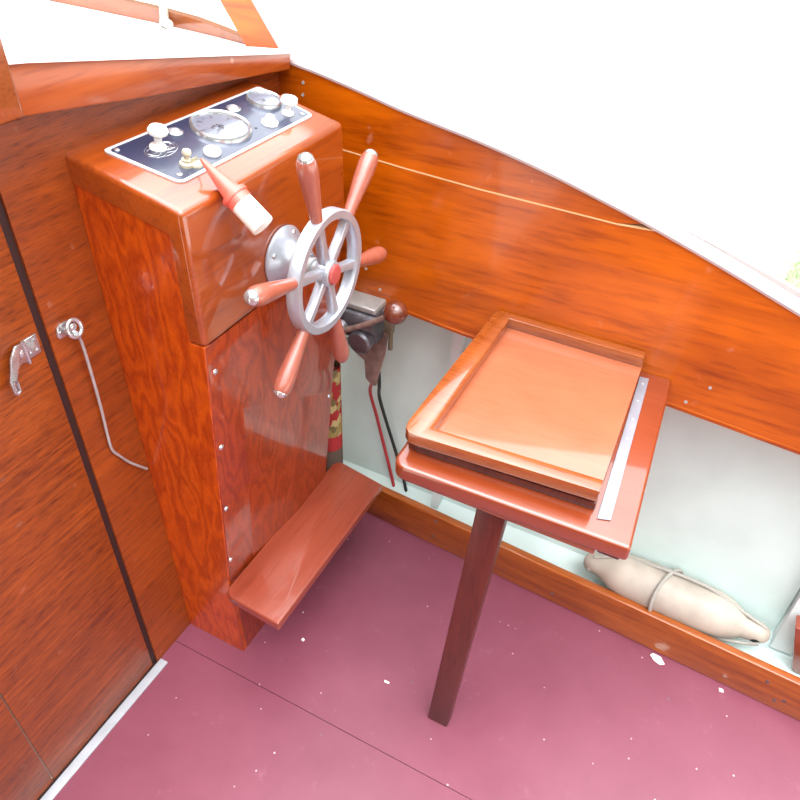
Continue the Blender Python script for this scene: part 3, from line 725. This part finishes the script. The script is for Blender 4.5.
b = BM(); box(b, (.455, -.258, .600), (.470, -.238, .640), .003); tube(b, [(.462, -.252, .605), (.462, -.252, .56)], .005, 10, smooth=0); obj('cable_clamp', b, M['clamp'], tt)
# the two cables
b = BM(); tube(b, [(.481, -.203, .48), (.490, -.197, .44), (.515, -.176, .38), (.540, -.180, .29), (.551, -.194, .20), (.551, -.214, .12), (.545, -.232, .064)], .0042, 10)
tag(obj('cable', b, M['redwire'], org=(.55, -.21, .06)), 'red cable hanging from the control box, left of the black one', 'cable')
b = BM(); tube(b, [(.481, -.216, .475), (.488, -.214, .43), (.518, -.199, .37), (.541, -.207, .28), (.551, -.228, .19), (.551, -.25, .12), (.545, -.268, .064)], .0042, 10)
tag(obj('cable', b, M['black'], org=(.55, -.25, .06)), 'black cable hanging from the control box, right of the red one', 'cable')

# rolled carpet behind the console
b = BM(); 
pts = []
for k in range(3 * 28 + 1):
    a = 2 * PI * k / 28; r = .012 + .0073 * a / (2 * PI); pts.append((r * math.cos(a + .6), r * math.sin(a + .6)))
inner = [(p[0] * (1 - .0045 / max(.006, math.hypot(*p))), p[1] * (1 - .0045 / max(.006, math.hypot(*p)))) for p in pts]
for (p, q, pi_, qi) in zip(pts, pts[1:], inner, inner[1:]):
    prism(b, [p, q, qi, pi_], lambda x, y: (.436 + x * .9, -.112 + y * .9, .002), lambda x, y: (.436 + x * .9, -.112 + y * .9, .485))
bmesh.ops.remove_doubles(b, verts=b.verts[:], dist=.00005)
tag(obj('rolled_rug', b, M['rug'], org=(.440, -.118, .002)), 'rolled red and olive patterned rug standing behind the console', 'rug')

# ---------------------------------------------------------------- folding seat
st = thing('folding_seat', 'square mahogany helm seat on one leg hinged to the bulwark', 'seat', (.29, -.635, 0))
b = BM()
prism(b, [(.063, -.459), (.0735, -.8200), (.4865, -.7965), (.4865, -.447)], lambda x, y: (x, y, .670), lambda x, y: (x, y, .641), 0, vbv={0: .022, 1: .006})
bevel(b, [e for e in b.edges if len(e.link_faces) == 2 and e.calc_face_angle(0) > .9 and max(v.co.x for v in e.verts) < .4866 and not all(v.co.x > .486 for v in e.verts)], .0125, 6)
obj('seat_board', b, M['seat'], st)
b = BM(); box(b, (.080, -.776, .624), (.110, -.475, .6408), .002); obj('front_batten', b, M['rail'], st)
b = BM(); box(b, (.084, -.810, .6265), (.115, -.7775, .6408), .003); obj('corner_block', b, M['darkwood'], st)
b = BM(); box(b, (.45, -.78, .610), (.487, -.47, .6408), .002); obj('wall_batten', b, M['rail'], st)
# tray on top: base board, three rails, recessed panel
TY0, TY1 = -.459, -.757
b = BM()
prism(b, [(.101, TY0), (.117, TY1), (.486, -.741), (.486, -.462)], lambda x, y: (x, y, .6845), lambda x, y: (x, y, .6702), 0, vbv={0: .026})
bevel(b, [e for e in b.edges if len(e.link_faces) == 2 and e.calc_face_angle(0) > .9], .0025, 2)
tag(obj('tray_base', b, M['darkwood'], st), 'darker base layer of the tray')
b = BM()
prism(b, [(.106, TY0 - .004), (.121, TY1 + .001), (.484, -.7415), (.484, -.465)], lambda x, y: (x, y, .6912), lambda x, y: (x, y, .6847), 0, vbv={0: .024})
tag(obj('tray_panel', b, M['tray'], st), 'pale orange sunken panel')
b = BM()
r0, r1 = .6914, .7125
outer = [(.1140, TY1), (.0945, TY0 - .028), (.0955, TY0 - .012), (.1035, TY0 - .0035), (.118, TY0), (.470, -.462), (.482, -.466), (.486, -.478), (.486, -.7405)]
inner_ = [(.464, -.7415), (.466, -.4940), (.1215, -.4975), (.139, -.7565)]
n_o = len(outer)
prism(b, outer + inner_, lambda x, y: (x, y, r1), lambda x, y: (x, y, r0))
bevel(b, [e for e in b.edges if len(e.link_faces) == 2 and e.calc_face_angle(0) > .9], .0014, 2)
obj('tray_rail', b, M['rail'], st)
# piano hinge / metal strip on the open side
b = BM(); prism(b, [(.104, -.7645), (.1095, -.7825), (.468, -.7595), (.466, -.7435)], lambda x, y: (x, y, .6705), lambda x, y: (x, y, .6722), .0004, 1)
hg = tag(obj('metal_strip', b, M['stripseat'], st), 'bare metal strip along the open edge of the tray')
for k in range(7):
    x = .135 + k * .052; y = -.7735 + (x - .11) * .061
    b = BM(); lathe(b, [(.0024, 0), (.002, .0008), (0, .001)], (x, y, .6722), (0, 0, 1), 10); obj('screw_head', b, M['steel'], hg)
# leg
b = BM()
t = BM()
l0, l1 = V((.0685, -.5865, 0)), V((.106, -.6175, .640))
qs = []
for c, wx, wy in ((l0, .0125, .0215), (l1, .0140, .0235)):
    qs.append([t.verts.new(c + V((sx * wx, sy * wy, 0))) for sx, sy in ((-1, -1), (1, -1), (1, 1), (-1, 1))])
t.faces.new(list(reversed(qs[0]))); t.faces.new(qs[1])
for k in range(4): t.faces.new((qs[0][k], qs[0][(k + 1) % 4], qs[1][(k + 1) % 4], qs[1][k]))
bevel(t, t.edges[:], .0025, 2); merge(b, t)
# the leg top is notched past the batten
tag(obj('leg', b, M['darkwood'], st), 'dark brown leg reaching down to the floor')
b = BM(); prism(b, [(-.6420, .6400), (-.668, .6400), (-.665, .628), (-.648, .607), (-.6410, .605)], lambda y, z: (.101, y, z), lambda y, z: (.122, y, z), .002, 2)
tag(obj('leg_bracket', b, M['rail'], st), 'small light coloured wooden bracket')

# ---------------------------------------------------------------- fender
F0, F1 = V((.509, -.742, .116)), V((.496, -1.145, .114))
ft = thing('boat_fender', 'cream vinyl fender with a grey cord lying behind the kick board', 'fender', tuple((F0 + F1) / 2 - V((0, 0, .05))))
ax = (F1 - F0).normalized()
b = BM(); Lg = (F1 - F0).length
lathe(b, [(0, 0), (.012, .002), (.020, .010), (.0235, .022), (.0265, .040), (.034, .056), (.0445, .074), (.050, .095), (.0525, .14), (.0530, .2), (.0525, .26), (.0505, .29), (.044, .315), (.034, .337), (.0255, .350), (.0235, .370), (.022, .385), (.016, .397), (.008, .402), (0, .4035)], F0, ax, 40)
bd = obj('fender_body', b, M['vinyl'], ft)
b = BM(); ball(b, F0 + ax * .018 + V((-.0205, 0, -.004)), .006, sc=(.6, 1, 1)); obj('eyelet', b, M['vinyl'], bd)
b = BM(); ball(b, F0 + ax * .376 + V((-.0205, 0, -.004)), .007, sc=(.5, 1.5, 1)); tag(obj('eyelet', b, M['black'], bd), 'dark eye hole at the right end')
b = BM(); N_ = 40
pts = []
for k in range(N_ + 1):
    a = 2 * PI * k / N_ * 1.05 + 1.1
    w1 = V((0, 0, 1)); w2 = ax.cross(w1)
    pts.append(F0 + ax * (.187 - .024 * math.cos(a - 1.15)) + (w1 * math.cos(a) + w2 * math.sin(a)) * .0575)
tube(b, pts, .0042, 10, smooth=2)
tube(b, [pts[int(N_ * .30)] , F0 + ax * .235 + V((-.040, 0, -.034)), F0 + ax * .31 + V((-.033, 0, -.030)), F0 + ax * .36 + V((-.026, 0, -.020)), F0 + ax * .385 + V((-.024, 0, -.006))], .0038, 10)
tube(b, [F0 + ax * .02 + V((-.006, 0, .024)), F0 + ax * .08 + V((.01, 0, .0425)), F0 + ax * .17 + V((.012, 0, .0560)), F0 + ax * .26 + V((.012, 0, .0560)), F0 + ax * .33 + V((.006, 0, .037)), F0 + ax * .39 + V((0, 0, .021))], .0038, 10)
obj('cord', b, M['rope'], ft)

# wooden block half in view at the right edge
b = BM(); prism(b, [(-1.208, .06), (-1.168, .190), (-1.30, .215), (-1.33, .06)], lambda y, z: (.478, y, z), lambda y, z: (.515, y, z), .004, 2)
tag(obj('wooden_block', b, M['tread'], org=(.50, -1.27, .06)), 'brown wooden block behind the kick board, cut by the right edge', 'wooden block')

# loose flakes of paint on the floor
def flake(pts, c, label, h=.0025):
    b = BM(); prism(b, [(c[0] + x, c[1] + y) for x, y in pts], lambda x, y: (x, y, .0), lambda x, y: (x, y, h), .0006, 1)
    tag(obj('paint_flake', b, M['flake'], org=(c[0], c[1], 0)), label, 'paint flake', 'paint flakes on the floor')
flake([(.012, .012), (.004, .017), (-.006, .006), (-.010, -.008), (-.004, -.017), (.004, -.010), (.010, -.006)], (.413, -.957), 'large white paint flake lying against the kick board')
flake([(.0035, .003), (-.003, .004), (-.004, -.003), (.002, -.0035)], (.087, -.245), 'small white paint flake on the floor beside the footrest')
flake([(.004, .005), (-.005, .003), (-.003, -.006), (.004, -.004)], (.405, -1.093), 'small white paint flake near the kick board at the right')
flake([(.002, .007), (-.003, .005), (-.002, -.006), (.002, -.005)], (.086, -.456), 'thin white paint flake on the floor left of the seat leg')

# ---------------------------------------------------------------- outside
bm = BM(); box(bm, (-60, -60, -1.1), (60, 60, -1.0)); struct('ground', bm, M['ground'], 'pale sunlit ground outside the boat', cat='ground')
bm = BM()
rnd = random.Random(2)
for k in range(900):
    x = rnd.gauss(4.35, .30); y = rnd.gauss(-1.30, .05) - .05 * (x - 4.4)
    a = rnd.uniform(0, PI); hgt = rnd.uniform(.03, .07); w = .008
    p = [bm.verts.new((x + w * math.cos(a), y + w * math.sin(a), -1.0)), bm.verts.new((x - w * math.cos(a), y - w * math.sin(a), -1.0)), bm.verts.new((x + rnd.uniform(-.03, .03), y + rnd.uniform(-.03, .03), -1 + hgt))]
    bm.faces.new(p)
tag(obj('grass', bm, M['grass'], org=(4.6, -1.4, -1)), 'patch of short green grass on the pale ground beyond the bulwark', 'grass', kind='stuff')

# ---------------------------------------------------------------- sky, sun, camera
w = bpy.data.worlds.new('sky'); bpy.context.scene.world = w; w.use_nodes = True
N, L = w.node_tree.nodes, w.node_tree.links; N.clear()
o = N.new('ShaderNodeOutputWorld'); bg = N.new('ShaderNodeBackground'); tc = N.new('ShaderNodeTexCoord'); sx = N.new('ShaderNodeSeparateXYZ'); r = N.new('ShaderNodeValToRGB')
L.new(tc.outputs['Generated'], sx.inputs[0]); L.new(sx.outputs['Z'], r.inputs['Fac'])
def mth(op, *a):
    n = N.new('ShaderNodeMath'); n.operation = op
    for i, q in enumerate(a):
        if hasattr(q, 'is_output'): L.new(q, n.inputs[i])
        else: n.inputs[i].default_value = q
    return n.outputs[0]
# overcast sky; added tree line, height set by direction to shape reflections and shade
az = mth('ARCTAN2', sx.outputs['Y'], sx.outputs['X'])
az01 = mth('ADD', mth('DIVIDE', az, 2 * PI), .5)
tl = N.new('ShaderNodeValToRGB'); L.new(az01, tl.inputs['Fac'])
te = tl.color_ramp.elements
def deg(a): return (a + 180) / 360
te[0].position = 0; te[0].color = (.40,) * 3 + (1,)
te[1].position = 1; te[1].color = (.40,) * 3 + (1,)
for a, h_ in ((-90, .45), (-40, .52), (0, .615), (14, .60), (18, .46), (26, .42), (31, .44), (36, .62), (42, .64), (60, .72), (90, .80), (125, .72), (150, .5)):
    x = te.new(deg(a)); x.color = (h_,) * 3 + (1,)
nz = N.new('ShaderNodeTexNoise'); nz.inputs['Scale'].default_value = 9; nz.inputs['Detail'].default_value = 4; L.new(tc.outputs['Generated'], nz.inputs['Vector'])
hgt_ = mth('ADD', tl.outputs['Color'], mth('MULTIPLY', mth('SUBTRACT', nz.outputs['Fac'], .5), .08))
ms = N.new('ShaderNodeMapRange'); ms.interpolation_type = 'SMOOTHSTEP'; ms.inputs['From Min'].default_value = -.015; ms.inputs['From Max'].default_value = .03
L.new(mth('SUBTRACT', sx.outputs['Z'], hgt_), ms.inputs['Value'])
mc = N.new('ShaderNodeMix'); mc.data_type = 'RGBA'; L.new(ms.outputs[0], mc.inputs['Factor'])
mc.inputs['A'].default_value = (.14, .155, .13, 1); mc.inputs['B'].default_value = (.93, .96, 1.0, 1)
zr = N.new('ShaderNodeMapRange'); zr.interpolation_type = 'SMOOTHSTEP'; zr.inputs['From Min'].default_value = .70; zr.inputs['From Max'].default_value = .93; zr.inputs['To Min'].default_value = 3.8; zr.inputs['To Max'].default_value = 8.5
L.new(sx.outputs['Z'], zr.inputs['Value']); L.new(zr.outputs[0], bg.inputs['Strength'])
L.new(mc.outputs['Result'], bg.inputs['Color']); pass
L.new(bg.outputs[0], o.inputs[0])
sd = bpy.data.lights.new('sun', 'SUN'); sd.energy = 1.2; sd.angle = math.radians(35); sd.color = (1, .97, .93)
so = bpy.data.objects.new('sun', sd); C.objects.link(so)
so.rotation_euler = V((.30, .45, -1)).to_track_quat('-Z', 'Y').to_euler()

def rows(yaw, pitch, roll):
    y, p, r_ = (math.radians(a) for a in (yaw, pitch, roll))
    fw = V((-math.sin(y) * math.cos(p), math.cos(y) * math.cos(p), math.sin(p)))
    rt = fw.cross(V((0, 0, 1))).normalized(); up = rt.cross(fw)
    return rt * math.cos(r_) + up * math.sin(r_), -rt * math.sin(r_) + up * math.cos(r_), fw
rt, up_, fw = rows(-64.4139, -39.4093, 2.3644)
cd = bpy.data.cameras.new('camera'); co = bpy.data.objects.new('camera', cd); C.objects.link(co)
Mx = Matrix((( rt.x, up_.x, -fw.x, -.6336), (rt.y, up_.y, -fw.y, -.8038), (rt.z, up_.z, -fw.z, 1.4321), (0, 0, 0, 1)))
co.matrix_world = Mx
cd.sensor_fit = 'HORIZONTAL'; cd.sensor_width = 36; cd.lens = 719.9876 * 36 / 800; cd.clip_start = .01
bpy.context.scene.camera = co
vs = bpy.context.scene.view_settings
vs.view_transform = 'Standard'; vs.look = 'None'; vs.gamma = 1; vs.use_curve_mapping = False; vs.exposure = .05
